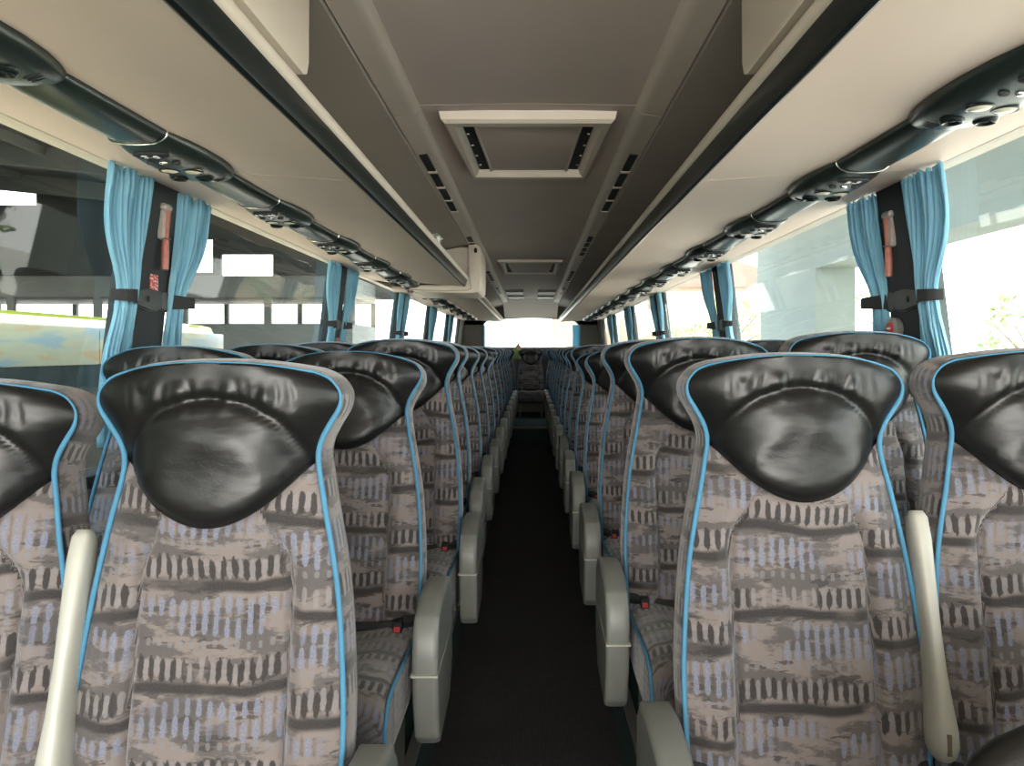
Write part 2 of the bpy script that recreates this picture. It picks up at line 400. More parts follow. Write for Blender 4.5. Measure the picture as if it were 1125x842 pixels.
# ceiling: centre panels, ribs, coves as one extruded profile each
def rel(pts): return [(x, E+z) for x, z in pts]
b = MB()
ys = [Y0, -.1, 2.575, 4.72, 6.8, 8.9, Y1]
for i in range(len(ys)-1):
    g_ = .003
    b.prism(rel([(-.352, .800), (0, .806), (.352, .800), (.352, .86), (-.352, .86)]), ys[i]+g_, ys[i+1]-g_)
b.box((-.36, Y0, E+.83), (.36, Y1, E+.87))
struct(b.build('ceiling', M['ceil'], smooth=False))
for s in (-1, 1):
    b = MB()
    for i in range(len(ys)-1):
        g_ = .0025
        b.prism(rel([(s*.352, .800), (s*.356, .783), (s*.368, .772), (s*.386, .770), (s*.437, .762), (s*.440, .80), (s*.44, .86), (s*.352, .86)]), ys[i]+g_, ys[i+1]-g_)
    struct(b.build('trim_%d' % (30 if s < 0 else 31), M['rib']))
    b = MB()
    b.prism(rel([(s*.440, .768), (s*.446, .758), (s*.60, .735), (s*.80, .690), (s*.98, .62), (s*1.115, .53), (s*1.115, .90), (s*.44, .90)]), Y0, Y1)
    struct(b.build('trim_%d' % (32 if s < 0 else 33), M['cove']))
b = MB(); b.box((-1.2, Y0, E+.88), (1.2, Y1, E+.95)); struct(b.build('ceiling', M['wallgrey'], smooth=False))

# rear wall with window
RY = 13.30
b = MB()
rw0, rw1, rb, rt = -.80, .80, .065, .52
b.box((-1.2, RY, -.3), (1.2, RY+.06, E+rb))
b.box((-1.2, RY, E+rb), (rw0, RY+.06, E+.62)); b.box((rw1, RY, E+rb), (1.2, RY+.06, E+.62))
top = [(rw0, .60)]
N = 14
arc = [(-.62+1.24*i/N, rt+.035*(1-((i-N/2)/(N/2))**2)) for i in range(N+1)]
b.prism(rel([(rw0, .44), (-.74, .50)]+arc+[(.74, .50), (rw1, .44), (1.2, .44), (1.2, .88), (-1.2, .88), (-1.2, .44)]), RY, RY+.06)
struct(b.build('wall_rear', M['wallgrey'], smooth=False))
b = MB(); b.grid([[(rw0, RY+.04, E+rb-.02), (rw0, RY+.04, E+.58)], [(rw1, RY+.04, E+rb-.02), (rw1, RY+.04, E+.58)]])
wn = MB(); wn.box((rw0, RY-.012, E+rb-.03), (rw1, RY+.0, E+rb)); wr_ = struct(wn.build('window_20', M['black']))
b.build('glass', M['darkglass'], wr_, smooth=False)
# ceiling slopes down towards the rear window
b = MB(); b.prism([(12.2, E+.80), (12.7, E+.74), (13.1, E+.63), (RY, E+.555), (RY, E+.86), (12.2, E+.86)], -.44, .44, 'x')
struct(b.build('ceiling', M['ceil']))
# front: windscreen opening behind the camera
b = MB(); b.box((-1.2, Y0-.05, -.3), (1.2, Y0, .55)); b.box((-1.2, Y0-.05, E+.75), (1.2, Y0, E+.95))
struct(b.build('wall_front', M['pillar'], smooth=False))
b = MB(); b.grid([[(-1.17, Y0-.02, .55), (-1.17, Y0-.02, E+.75)], [(1.17, Y0-.02, .55), (1.17, Y0-.02, E+.75)]])
wf = MB(); wf.box((-1.2, Y0-.04, .55), (-1.14, Y0, E+.75)); wf.box((1.14, Y0-.04, .55), (1.2, Y0, E+.75))
wo_ = struct(wf.build('window_21', M['black'])); b.build('glass', M['glass'], wo_, smooth=False)

# rear window shelf
b = MB(); b.box((-1.1, 12.95, E-.16), (1.1, RY, E-.12)); struct(b.build('trim_40', M['wallgrey'], bevel=.005))

# ------------------------------------------------------------------ luggage racks
def rack(s, y0, y1, label, segs):
    r = empty('luggage_rack', (s*.8, y0, E+.46), label, 'luggage rack')
    ox, oy, oz = s*.8, y0, E+.46
    def P(pts): return [(s*x-ox, E+z-oz) for x, z in pts]
    st = [y0]+[q for q in segs if y0 < q < y1]+[y1]
    for a, c in zip(st[:-1], st[1:]):
        b = MB(); b.prism(P([(.464, .459), (.52, .464), (.62, .471), (.78, .481), (.92, .483), (1.02, .490), (1.104, .502), (1.104, .52), (.90, .507), (.475, .492)]), a-oy+.0015, c-oy-.0015)
        b.build('underside_panel', M['beige'], r, angle=30)
    b = MB(); b.prism(P([(.4645, .4565), (.456, .4595), (.443, .500), (.445, .506), (.476, .500), (.476, .462)]), 0, y1-y0); b.build('edge_strip', M['gloss'], r)
    b = MB(); b.prism(P([(.4435, .503), (.437, .510), (.435, .522), (.440, .531), (.456, .536), (.474, .530), (.478, .50)]), 0, y1-y0); b.build('edge_lip', M['beige2'], r, angle=60)
    # upright ends and brackets inside the rack
    for y in [q for q in segs if y0 < q < y1]:
        b = MB(); b.prism(P([(.60, .495), (1.10, .515), (.97, .622), (.80, .688), (.66, .72), (.62, .60)]), y-oy-.008, y-oy+.008); b.build('divider', M['cove'], r)
    return r
SEG = [1.54*k+.6 for k in range(9)]
rack(-1, Y0+.2, 5.60, 'long beige overhead luggage rack along the left windows, black front strip, before the screen housing', SEG)
rack(-1, 6.32, 12.45, 'far stretch of the left luggage rack, beyond the beige screen housing', SEG)
rack(1, Y0+.2, 12.45, 'unbroken beige overhead luggage rack along the right windows with black front strip', SEG)
for s, side in ((-1, 'left'), (1, 'right')):
    # closed locker panel at the near end of the rack
    r = empty('overhead_locker', (s*.430, .53, E+.527), 'closed beige locker front standing on the near end of the %s luggage rack' % side, 'overhead locker')
    b = MB()
    z0, z1 = .006, .236
    prof = [(.40, 0), (1.49-.5+.0, 0)]
    yA, yB = -1.5, 1.03
    poly = [(yA, z0), (yB-.035, z0), (yB-.012, z0+.008), (yB, z0+.035), (yB+.004, z1), (yA, z1)]
    b.prism(poly, -s*.004, s*.03, 'x'); b.build('door', M['beige2'], r, bevel=.004)
    b = MB(); b.lathe([(0, 0), (.009, 0), (.009, .004), (0, .004)], (-s*.009, .72, .135), 'x', 16, 1, 1.7); b.build('lock', M['black'], r)
    b = MB(); b.box((s*.03, yB-.03, z0-.003), (s*.45, yB-.01, .13)); b.build('end_panel', M['cove'], r)

# screen housing on the left
def housing():
    r = empty('screen_housing', (-.36, 5.62, E+.43), 'beige moulded screen housing wrapped round the left luggage rack halfway down', 'screen housing')
    ox, oy, oz = -.36, 5.62, E+.43
    def q(x, z): return (-x-ox, E+z-oz)
    # L shaped body: goes round the rack edge and up to the ceiling
    b = MB()
    outer = [(.86, .445), (.82, .425), (.60, .415), (.40, .412), (.365, .42), (.350, .445), (.346, .55), (.348, .70), (.356, .745), (.38, .762), (.44, .756)]
    inner = [(.44, .62), (.442, .53), (.452, .50), (.48, .478), (.56, .472), (.86, .470)]
    b.prism([q(*p) for p in outer+inner], 0, .60); b.build('body', M['beige2'], r, bevel=.012, seg=3, angle=50)
    b = MB(); b.prism([q(*p) for p in [(.44, .53), (.44, .74), (.50, .745), (.75, .695), (.75, .53)]], .03, .55); b.build('inner_panel', M['beige2'], r, bevel=.012, seg=3)
    b = MB(); b.box((q(.47, 0)[0], .62, -.01), (q(.92, 0)[0], .70, .05)); b.build('rear_panel', M['beige2'], r, bevel=.01)
    b = MB(); b.lathe([(0, -.006), (.012, -.006), (.012, .004), (0, .004)], (q(.385, .72)[0], -.002, q(.385, .715)[1]), 'y', 14, 1.6, 1); b.build('latch', M['black'], r)
    b = MB(); b.prism([q(*p) for p in [(.86, .440), (.60, .432), (.44, .436), (.42, .45), (.43, .5), (.437, .6), (.431, .6), (.423, .5), (.413, .445), (.44, .429), (.60, .425), (.86, .433)]], -.004, .004); b.build('seam', M['cove'], r)
housing()
# crumpled film lying on the rack lip
b = MB(); P = []
for j in range(9):
    th = PI*j/8; row = []
    for i in range(14):
        a = 2*PI*i/14; n_ = 1+.7*(noise.noise(Vector((math.cos(a)*2, math.sin(a)*2, th*1.6)))) 
        row.append((.024*math.sin(th)*math.cos(a)*n_, .045*math.sin(th)*math.sin(a)*n_, .022-.024*math.cos(th)*n_))
    P.append(row)
b.grid(P, closeu=True)
tag(b.build('plastic_wrapper', M['foil'], loc=(-.462, 3.95, E+.540), angle=15), 'crumpled pale plastic wrapper lying on the edge of the left luggage rack', 'wrapper')

# ------------------------------------------------------------------ passenger service consoles
def ring_sec(y, cx, wi, wo_, d, zt=.006, n=16):
    pts = []
    for k in range(n+1):
        a = PI*k/n; c = math.cos(a); sn = math.sin(a)
        x = cx + (wi if c < 0 else wo_)*(abs(c)**.75)*(1 if c > 0 else -1)
        pts.append((x, y, -d*(sn**.8)))
    pts.append((cx-wi, y, zt)); pts.append((cx+wo_, y, zt)) if False else None
    return pts + [(cx-wi, y, zt)] if False else pts + [(cx-wi*.98, y, zt), (cx+wo_*.98, y, zt)]
def make_console(s):
    root = empty('service_console', (s*.85, 0, E+.481))
    # moulded unit 0..0.40
    st = [(0, .066, .062, .026), (.02, .070, .066, .030), (.07, .082, .074, .037), (.15, .092, .08, .041), (.24, .094, .08, .042), (.31, .088, .076, .040), (.36, .076, .068, .034), (.395, .064, .06, .027), (.41, .058, .056, .022)]
    b = MB(); b.loft([ring_sec(y, 0, (wi if s > 0 else w2), (w2 if s > 0 else wi), d) for y, wi, w2, d in st]); b.build('housing', M['console'], root, angle=50)
    b = MB(); pts = ring_sec(0, 0, .069, .066, .0295)[:17]; b.tube(pts, .0022, 6); b.build('chrome_ring', M['chrome'], root)
    b = MB(); b.lathe([(0, -.003), (.026, -.0025), (.031, 0), (.030, .006), (0, .006)], (0, .065, -.0385), 'z', 20, 1.35, .55); pl = b.build('number_plate', M['black'], root)
    for k, dx in enumerate((-.024, .028)):
        b = MB(); b.lathe([(0, -.004), (.016, -.003), (.021, 0), (.021, .008), (0, .008)], (dx-.004*s, .20+.012*k, -.0415), 'z', 20, 1.0, 1.0); l = b.build('reading_lamp', M['lens'], root)
        b = MB(); b.tube([(dx-.004*s+.0225*math.cos(a), .20+.012*k+.0225*math.sin(a), -.0415) for a in [2*PI*q/20 for q in range(20)]], .0022, 6, closed=True); b.build('lamp_rim', M['console'], l)
    for k, dx in enumerate((-.034, .030)):
        b = MB(); b.lathe([(.009, .001), (.014, -.005), (.018, -.006), (.022, -.002), (.024, .008)], (dx, .285, -.040), 'z', 20); nz = b.build('air_nozzle', M['gloss'], root)
        b = MB(); b.lathe([(0, -.003), (.007, -.002), (.009, .004)], (dx, .285, -.040), 'z', 12); b.build('nozzle_core', M['black'], nz)
    for k, dx in enumerate((-.03, 0, .03)):
        b = MB(); b.lathe([(0, -.003), (.006, -.0025), (.008, 0), (.008, .006), (0, .006)], (dx, .125, -.0415), 'z', 12, 1.3, .8); b.build('button', M['chrome'] if k == 1 else M['black'], root)
    for k in range(3):
        w_ = .078-.004*k; rs = ring_sec(.325+.014*k, 0, (w_ if s > 0 else .069), (.069 if s > 0 else w_), .0395-.002*k)
        sl = rs[3:7] if s < 0 else rs[10:14]
        b = MB(); b.tube([(p[0], p[1], p[2]-.0003) for p in sl], .0022, 6); b.build('grille_slot', M['black'], root)
    # smooth cover on to the next unit
    b = MB(); L = .77
    st = [(.405, .058, .056, .024), (.43, .060, .057, .027), (.58, .062, .060, .029), (.74, .066, .062, .029), (.7685, .066, .062, .0285)]
    b.loft([ring_sec(y, 0, (wi if s > 0 else w2), (w2 if s > 0 else wi), d) for y, wi, w2, d in st]); b.build('smooth_cover', M['console'], root, angle=50)
    b = MB(); b.box((s*.058, .41, -.006), (s*.064, .768, .0)); b.build('trim_line', M['chrome'], root)
    return root
for s, side, ys_, nums in ((-1, 'left', -.58, lambda k: '%d-%d' % (4*k-1, 4*k)), (1, 'right', -.31, lambda k: '%d-%d' % (4*k-2, 4*k-3))):
    proto = make_console(s); first = True; made = 0
    for k in range(17):
        y = ys_+.77*k
        if y+.77 < .6 or y > 12.0-.3: continue
        if s < 0 and False: continue
        o = proto if first else copy_tree(proto); first = False
        o.location.y = y
        number = nums(k-1) if k > 1 else nums(1)
        vis = made; made += 1
        tag(o, 'dark overhead service console above the %s windows, %s from the front' % (side, ORD[vis]), 'overhead console', 'overhead service consoles on the %s' % side)
        if y < 8:
            text_mesh(number, .030, M['white'], o, (0, .065, -.0418), (PI, 0, 0))

# ------------------------------------------------------------------ ceiling hatch, vents, rear ceiling grilles
def hatch(y0, y1, hw0, hw1, drop, label, detail):
    r = empty('roof_hatch', (0, y0, E+.80), label, 'roof hatch')
    L = y1-y0
    o0 = [(-hw0, 0), (hw0, 0), (hw1, L), (-hw1, L)]
    t = .05
    i0 = [(-hw0+t+.01, t+.02), (hw0-t-.01, t+.02), (hw1-t+.01, L-t-.02), (-hw1+t-.01, L-t-.02)]
    b = MB()
    zt, zb, zi = .004, -.022*drop, -.012*drop
    def ring(pts, z): return [(x, y, z) for x, y in pts]
    def inset(pts, d):
        cx = 0; cy = L/2
        return [(x-(d if x > 0 else -d), y-(d if y > cy else -d)) for x, y in pts]
    rings = [ring(o0, zt), ring(inset(o0, .006), zb*.7), ring(inset(o0, .018), zb), ring(inset(i0, -.012), zb), ring(i0, zb*.6), ring(inset(i0, .008), zt)]
    b.grid(rings, closeu=True); b.build('frame', M['beige2'], r, angle=35, smooth=True)
    xs = min(hw0, hw1)-t-.055
    b = MB(); b.prism([(-xs-.028, t+.035), (xs+.028, t+.035), (xs+.004, L-t-.045), (-xs-.004, L-t-.045)], -.012, -.002, 'z'); b.build('sliding_blind', M['ceil'], r, bevel=.003)
    for s in (-1, 1):
        b = MB(); b.tube([(s*(xs+.030), t+.03, -.012), (s*(xs+.006), L-t-.04, -.012)], .006, 6); b.build('blind_rail', M['rib'], r)
        b = MB(); b.prism([(s*(xs+.036), t+.03), (s*(hw0-t-.015), t+.025), (s*(hw1-t+.0), L-t-.03), (s*(xs+.012), L-t-.04)], -.006, .0025, 'z'); b.build('side_gap', M['black'], r)
        for k in range(4):
            b = MB(); yy = .25+.16*k
            if yy < L-.15: b.lathe([(0, -.004), (.005, -.003), (.006, 0)], (s*(hw0-t-.028-.02*k/4*(hw0-hw1)/.04), yy, -.006), 'z', 8); b.build('bolt', M['rib'], r)
    return r
hatch(2.64, 3.54, .298, .262, 1.6, 'beige framed roof hatch with a sliding blind, the nearest one in the ceiling', True)
hatch(6.95, 8.05, .29, .275, 1.0, 'distant roof hatch in the ceiling, past the beige screen housing', False)
def vents(s, y0, y1, n, label, lit=False):
    r = empty('air_vent', (s*.410, y0, E+.766), label, 'air vent', 'slotted air vents along the ceiling ribs')
    L = (y1-y0)/n
    for k in range(n):
        b = MB(); b.prism([(-.016, -.0045), (.016, -.0045), (.016, .004), (-.016, .004)], L*k, L*k+L*.86); b.build('slot', M['black'], r)
        b = MB(); b.prism([(-.019, -.007), (.019, -.007), (.019, .004), (-.019, .004)], L*k+L*.88, L*k+L*.97); b.build('slot_divider', M['beige2'] if not lit else M['chrome'], r)
for s, side in ((-1, 'left'), (1, 'right')):
    for k, (a, c) in enumerate(((3.08, 4.35), (5.3, 6.35), (7.6, 8.6), (9.6, 10.6))):
        vents(s, a, c, 4, 'dark slotted air vent in the %s ceiling rib, %s from the front' % (side, ORD[k]), k > 2)
    r = empty('ceiling_grille', (s*.215, 10.3, E+.80), '%s hand ribbed chrome grille in the ceiling near the rear window' % side, 'ceiling grille', 'chrome ceiling grilles')
    b = MB(); b.box((-.12, 0, -.006), (.12, 1.9, .004)); b.build('backing', M['cove'], r, bevel=.002)
    for k in range(2):
        b = MB(); b.box((-.115, .15+.95*k, -.02), (.115, .55+.95*k, -.006)); b.build('louvre', M['armgrey'], r, bevel=.006)

# ------------------------------------------------------------------ seats
KW = [.200, .206, .206, .197, .187, .172, .160, .153, .158, .172, .187, .191, .187, .172, .150]
KE = [.75, .62, .53, .42, .34, .26, .20, .155, .125, .098, .073, .056, .040, .024, .015]
KC = [.75, .62, .53, .42, .34, .26, .20, .155, .120, .090, .065, .045, .028, .012, .0]
HB = .735
def cat(A, t):
    n = len(A)-1; i = min(n-1, int(t)); f = t-i
    p0 = A[max(0, i-1)]; p1 = A[i]; p2 = A[i+1]; p3 = A[min(n, i+2)]
    return .5*((2*p1)+(-p0+p2)*f+(2*p0-5*p1+4*p2-p3)*f*f+(-p0+3*p1-3*p2+p3)*f**3)
NR = len(KW)-1
def sval(u, r): return cat(KC, r)+(cat(KE, r)-cat(KC, r))*abs(u)**2.2
def yprof(s): return -.055*sm(.25, .72, s)+.012*math.exp(-((s-.17)/.06)**2)
def slow(u): return .157+.095*max(0, math.cos(PI/2*abs(u)))**1.15
def rlow(u):
    a, c = 2.0, 9.0; tgt = slow(u)
    for _ in range(30):
        m_ = (a+c)/2
        if sval(u, m_) > tgt: a = m_
        else: c = m_
    return a
def seamx(s): return .072+.048*sm(.21, .34, s)
def S(u, r, kind):
    s = sval(u, r); w = cat(KW, r); x = w*u
    y = yprof(s) - .038*(1-abs(u)**3.2)
    d = s - slow(u)             # >0 fabric below the headrest
    if kind == 'fabric':
        fade = sm(0, .10, d)
        seam = seamx(s)
        y += fade*(.020*(1-sm(seam-.004, seam+.030, abs(x))) + .012*math.exp(-((abs(x)-seam)/.0045)**2))
        y += .006*math.exp(-(d/.008)**2)
    elif kind == 'leather':
        y -= .010*sm(0, .03, -d)*(1-abs(u)**6)
        # raised lower pad with a curved crease over it
        k = math.sqrt((x/.150)**2+((s-.185)/.130)**2) if s < .185 else abs(x)/.150*.9
        y += .009*math.exp(-((k-1)/.055)**2)*(1-sm(.165, .2, s)) - .020*sm(1.05, .55, k)*0
        y -= .018*(1-sm(.45, 1.0, k))
        y += .0016*noise.noise(Vector((x*22+s*8, s*30, 0)))+ .003*noise.noise(Vector((x*9+3, s*14, 1)))
        y += .0030*sm(.02, .05, s)*(1-sm(.05, .085, s))*(1-abs(noise.noise(Vector((x*34, s*10, 5))))*5)*(abs(x) < .13)
        y += .005*math.exp(-(d/.007)**2)
    return (x, y, HB-s)
def seat_meshes():
    R = {}
    nu = 97; US = [-1+2*i/(nu-1) for i in range(nu)]
    RL = [rlow(u) for u in US]
    # fabric front
    b = MB(); P = []; UV = []
    nv = 60
    for j in range(nv):
        P.append([S(u, RL[i]*j/(nv-1), 'fabric') for i, u in enumerate(US)])
        row = []
        for p in P[-1]:
            q = 0 if abs(p[0]) < seamx(HB-p[2]) else (1 if p[0] > 0 else -1)
            row.append((p[0]+(0, .041, -.037)[q], p[2]+(.052 if q else 0)))
        UV.append(row)
    b.grid(P, UV)
    # side band and back
    edge = [(S(-1, NR*j/40, 'edge'), -1) for j in range(41)]
    topu = [(S(-1+2*i/24, NR, 'edge'), 0) for i in range(1, 24)]
    edge2 = [(S(1, NR*(40-j)/40, 'edge'), 1) for j in range(41)]
    loop = [e[0] for e in edge+topu+edge2]
    n = len(loop); out = []
    for i, p in enumerate(loop):
        a = Vector(loop[max(0, i-1)]); c = Vector(loop[min(n-1, i+1)]); t = (c-a); nr_ = Vector((-t.z, 0, t.x)).normalized()
        out.append(nr_)
    rings = []; offs = [(0, 0), (.004, .012), (.008, .030), (.009, .055), (.006, .080), (-.008, .095), (-.05, .105)]
    UV = []; L = 0; acc = []
    for i in range(n):
        if i: L += (Vector(loop[i])-Vector(loop[i-1])).length
        acc.append(L)
    w = 0
    for q, (o_, y_) in enumerate(offs):
        if q: w += math.hypot(o_-offs[q-1][0], y_-offs[q-1][1])
        rings.append([(loop[i][0]+out[i].x*o_, loop[i][1]+y_, loop[i][2]+out[i].z*o_) for i in range(n)])
        UV.append([(w+.3, acc[i]) for i in range(n)])
    b.grid(rings, UV, flip=True)
    # back closing surface: strips between left and right sides of the last ring
    last = rings[-1]; m_ = n//2
    A = last[:m_+1]; B = [last[n-1-i] for i in range(m_+1)]
    b.grid([A, [((p[0]+q[0])/2, (p[1]+q[1])/2+.015, (p[2]+q[2])/2) for p, q in zip(A, B)], B])
    R['backrest'] = b
    # leather headrest
    b = MB(); P = []; nv = 30
    for j in range(nv):
        P.append([tuple(Vector(S(u, RL[i]+(NR-RL[i])*j/(nv-1), 'leather'))+Vector((0, -.003, 0))) for i, u in enumerate(US)])
    b.grid(P)
    # rolled rim of the leather back to the piping
    bot = P[0]; b.grid([bot, [(p[0], p[1]+.012, p[2]) for p in bot]], flip=True)
    topr = P[-1]; b.grid([topr, [(p[0], p[1]+.010, p[2]+.002) for p in topr], [(p[0], p[1]+.05, p[2]+.006) for p in topr]])
    R['headrest'] = b
    b = MB(); pts = [(p[0]+out[i].x*.002, p[1]-.003, p[2]+out[i].z*.002) for i, p in enumerate(loop)]
    b.tube(pts, [.0020+.0026*sm(.03, .10, HB-p[2]) for p in pts], 8); R['piping'] = b
    # cushion
    b = MB(); rings = []
    def rr(hw, zb, zt, y, rad=.04, crown=.012):
        pts = []; zc = (zb+zt)/2; hh = (zt-zb)/2; rad = min(rad, hh*.98, hw*.9)
        for cx_, cz_, a0 in ((hw-rad, zt-rad, 0), (-hw+rad, zt-rad, 90), (-hw+rad, zb+rad, 180), (hw-rad, zb+rad, 270)):
            for k in range(6):
                a = math.radians(a0+90*k/5); pts.append([cx_+rad*math.cos(a), y, cz_+rad*math.sin(a)])
            if a0 == 0:
                for k in range(1, 12):
                    x = (hw-rad)-(2*(hw-rad))*k/12; tq = abs(x)/(hw-rad)
                    pts.append([x, y, zt+crown*(tq**2)*1.0-crown*.6*(1-tq**2)])
        return [tuple(p) for p in pts]
    for y, hw, zb, zt in ((.02, .200, -.12, .02), (-.06, .205, -.13, .022), (-.18, .207, -.135, .026), (-.30, .207, -.135, .032), (-.38, .206, -.135, .034), (-.42, .204, -.133, .028), (-.445, .201, -.127, .016), (-.458, .198, -.11, -.004), (-.463, .175, -.085, -.03)):
        rings.append(rr(hw, zb, zt, y))
    b.loft(rings); R['cushion'] = b
    for sgn in (-1, 1):
        b = MB()
        pts = [(sgn*.203, -.02, .008), (sgn*.206, -.15, .012), (sgn*.206, -.30, .018), (sgn*.205, -.385, .018), (sgn*.203, -.43, .0), (sgn*.203, -.452, -.03), (sgn*.202, -.456, -.07), (sgn*.209, -.448, -.115)]
        b.tube(pts, .0045, 7); R['cushion_piping%d' % sgn] = b
    return R
SM = seat_meshes()
CZ = .375
BACKPARTS = ('backrest', 'leather_headrest', 'piping')
def make_seat(aisle):   # aisle = +1 / -1 : side on which the aisle lies, 0 = window/bench seat
    root = empty('passenger_seat', (0, 0, 0))
    SM['backrest'].build('backrest', M['fabric'], root, loc=(0, 0, CZ), angle=70)
    SM['headrest'].build('leather_headrest', M['leather'], root, loc=(0, 0, CZ), angle=80)
    SM['piping'].build('piping', M['pipe'], root, loc=(0, 0, CZ), angle=80)
    cu = SM['cushion'].build('cushion', M['fabric'], root, loc=(0, -.015, CZ), angle=70)
    for q_ in (-1, 1): SM['cushion_piping%d' % q_].build('cushion_piping', M['pipe'], cu, angle=80)
    # under frame
    b = MB(); b.box((-.19, -.40, .215), (.19, .03, .265)); b.build('seat_frame', M['belt'], root, bevel=.008)
    for sx_ in (-1, 1):
        b = MB(); b.prism([(-.33, 0), (-.20, 0), (-.16, .12), (-.05, .215), (-.36, .215), (-.34, .10)], sx_*.165-.014, sx_*.165+.014, 'x'); b.build('leg', M['armgrey'], root, bevel=.004)
    # belt
    b = MB(); pts = [(-.20+.4*k/14, -.062-.018*math.sin(PI*k/14)-.002*math.sin(k*1.7), CZ+.030+.008*math.cos(k*.9)) for k in range(15)]
    P = [[(p[0], p[1], p[2]-.014), (p[0], p[1]-.006, p[2]), (p[0], p[1]+.001, p[2]+.014)] for p in pts]
    b.grid(P); b.build('seat_belt', M['belt'], root)
    bx_ = (aisle or 1)*.165
    b = MB(); b.box((bx_-.011, -.110, CZ+.024), (bx_+.011, -.080, CZ+.050)); bk = b.build('buckle', M['belt'], root, bevel=.004)
    b = MB(); b.box((bx_-.007, -.113, CZ+.028), (bx_+.007, -.109, CZ+.040)); b.build('red_button', M['red'], bk, bevel=.001)
    if aisle:
        a = aisle
        # aisle side panel
        x0, x1 = a*.228, a*.284
        poly = [(.02, .47), (-.02, .512), (-.10, .520), (-.20, .512), (-.265, .490), (-.29, .455), (-.297, .40), (-.285, .30), (-.262, .225), (-.235, .20), (-.03, .22), (.03, .30)]
        b = MB(); b.prism(poly, x0, x1, 'x'); ap = b.build('aisle_armrest', M['armgrey'], root, bevel=.014, seg=3, angle=60)
        b = MB(); b.prism([(-.301, .372), (-.01, .385), (-.01, .388), (-.301, .376)], x0-a*.002, x1+a*.001, 'x'); b.build('joint_line', M['armpale'], ap)
        b = MB(); b.prism([(-.22, 0), (-.06, 0), (-.05, .21), (-.20, .21)], a*.15, a*.176, 'x'); b.build('pedestal', M['armgrey'], root, bevel=.005)
        # folded-up middle armrest on the far side from the aisle
        xm = -a*.215
        T = Vector((xm, .015, .835)); Bt = Vector((xm, -.075, .47))
        b = MB(); prof = [(0, .010, .012), (.012, .0155, .020), (.05, .016, .026), (.20, .0125, .028), (.27, .0135, .030), (.32, .017, .033), (.36, .020, .036), (.385, .020, .033), (.402, .015, .024), (.410, .008, .012)]
        rings = []; D = (Bt-T).normalized(); Fv = Vector((0, 1, 0)); Fv = (Fv-D*Fv.dot(D)).normalized()
        for l_, hw, hd in prof:
            c_ = T+D*l_; rg = []
            for k in range(20):
                an = 2*PI*k/20; cx_ = math.cos(an); sy_ = math.sin(an)
                rg.append(tuple(c_+Vector((1, 0, 0))*hw*math.copysign(abs(cx_)**.6, cx_)+Fv*hd*math.copysign(abs(sy_)**.6, sy_)))
            rings.append(rg)
        b.loft(rings); fa = b.build('middle_armrest', M['armpale'], root, angle=60)
        b = MB(); c_ = T+D*.375; b.box((c_.x-.003+a*.004, c_.y-.036, c_.z-.012), (c_.x+.003+a*.004, c_.y-.02, c_.z+.022)); b.build('pivot_slot', M['tan'], fa)
        b = MB(); b.box((xm-.006, -.085, .20), (xm+.006, -.065, .47)); b.build('armrest_post', M['steel'], root, bevel=.002)
    return root
protoA = {1: make_seat(1), -1: make_seat(-1)}; protoW = make_seat(0)
used = set()
def place_seat(proto, x, y, z, label, group, recl=0.0, dz=0.0):
    if id(proto) in used: o = copy_tree(proto)
    else: used.add(id(proto)); o = proto
    PEND.append((o, x, y, z, label, group, recl, dz)); return o
PEND = []
RECL = {('L', 0, 'A'): (.02, -.010), ('L', 0, 'W'): (.06, -.040), ('L', 1, 'A'): (.16, -.04), ('L', 1, 'W'): (.10, -.03), ('L', 3, 'A'): (.0, -.0),
        ('R', 0, 'A'): (.03, -.0), ('R', 0, 'W'): (.02, .008), ('R', 3, 'A'): (.20, -.022), ('L', 6, 'A'): (.18, -.025), ('R', 4, 'A'): (.24, -.03), ('L', 4, 'A'): (.03, -.012), ('L', 2, 'W'): (.08, -.02),
        ('L', 3, 'W'): (.02, -.005), ('R', 1, 'W'): (.0, .008), ('R', 6, 'A'): (.12, -.015), ('L', 5, 'A'): (.05, -.01)}
SLIDE = {('L', 0, 'A'): -.012, ('L', 2, 'A'): .03, ('L', 0, 'W'): -.012, ('R', 0, 'W'): -.010, ('R', 0, 'A'): -.010}
NROW = 14
specs = []
for sd_, s, base in (('L', -1, 1.25), ('R', 1, 1.40)):
    side = 'left' if s < 0 else 'right'
    for k in range(NROW):
        y = base+.77*k - (.03 if (s < 0 and k) else 0)
        for c_ in ('A', 'W'):
            rc, dz = RECL.get((sd_, k, c_), (.015*((k*7+(3 if c_ == 'A' else 5)) % 4-1), -.004*((k*5) % 3)))
            x = s*(.473 if c_ == 'A' else .910) - s*SLIDE.get((sd_, k, c_), 0)*(1)
            lab = ('aisle' if c_ == 'A' else 'window')+' seat on the '+side+', '+ORD[k]+' row from the front, patterned cloth and black headrest'
            zz = PZ-(.05 if k == 0 else 0)
            specs.append((protoA[-s] if c_ == 'A' else protoW, x, y, zz, lab, 'coach seats on the '+side, rc, dz))
for i, x in enumerate((0, -.452, .452, -.895, .895)):
    nm = ['middle seat of the rear bench, facing down the aisle with its black headrest', 'rear bench seat just left of the middle one', 'rear bench seat just right of the middle one', 'rear bench seat in the far left corner', 'rear bench seat in the far right corner'][i]
    specs.append((protoW, x, 12.62, .2, nm, 'rear bench seats', 0, -.055))
for sp in specs: place_seat(*sp)
for o, x, y, z, label, group, rc, dz in PEND:
    o.location = (x, y, z); tag(o, label, 'seat', group)
    for ch in o.children:
        if ch.name.split('.')[0] in BACKPARTS:
            ch.rotation_euler.x = -rc; ch.location.z = CZ+dz
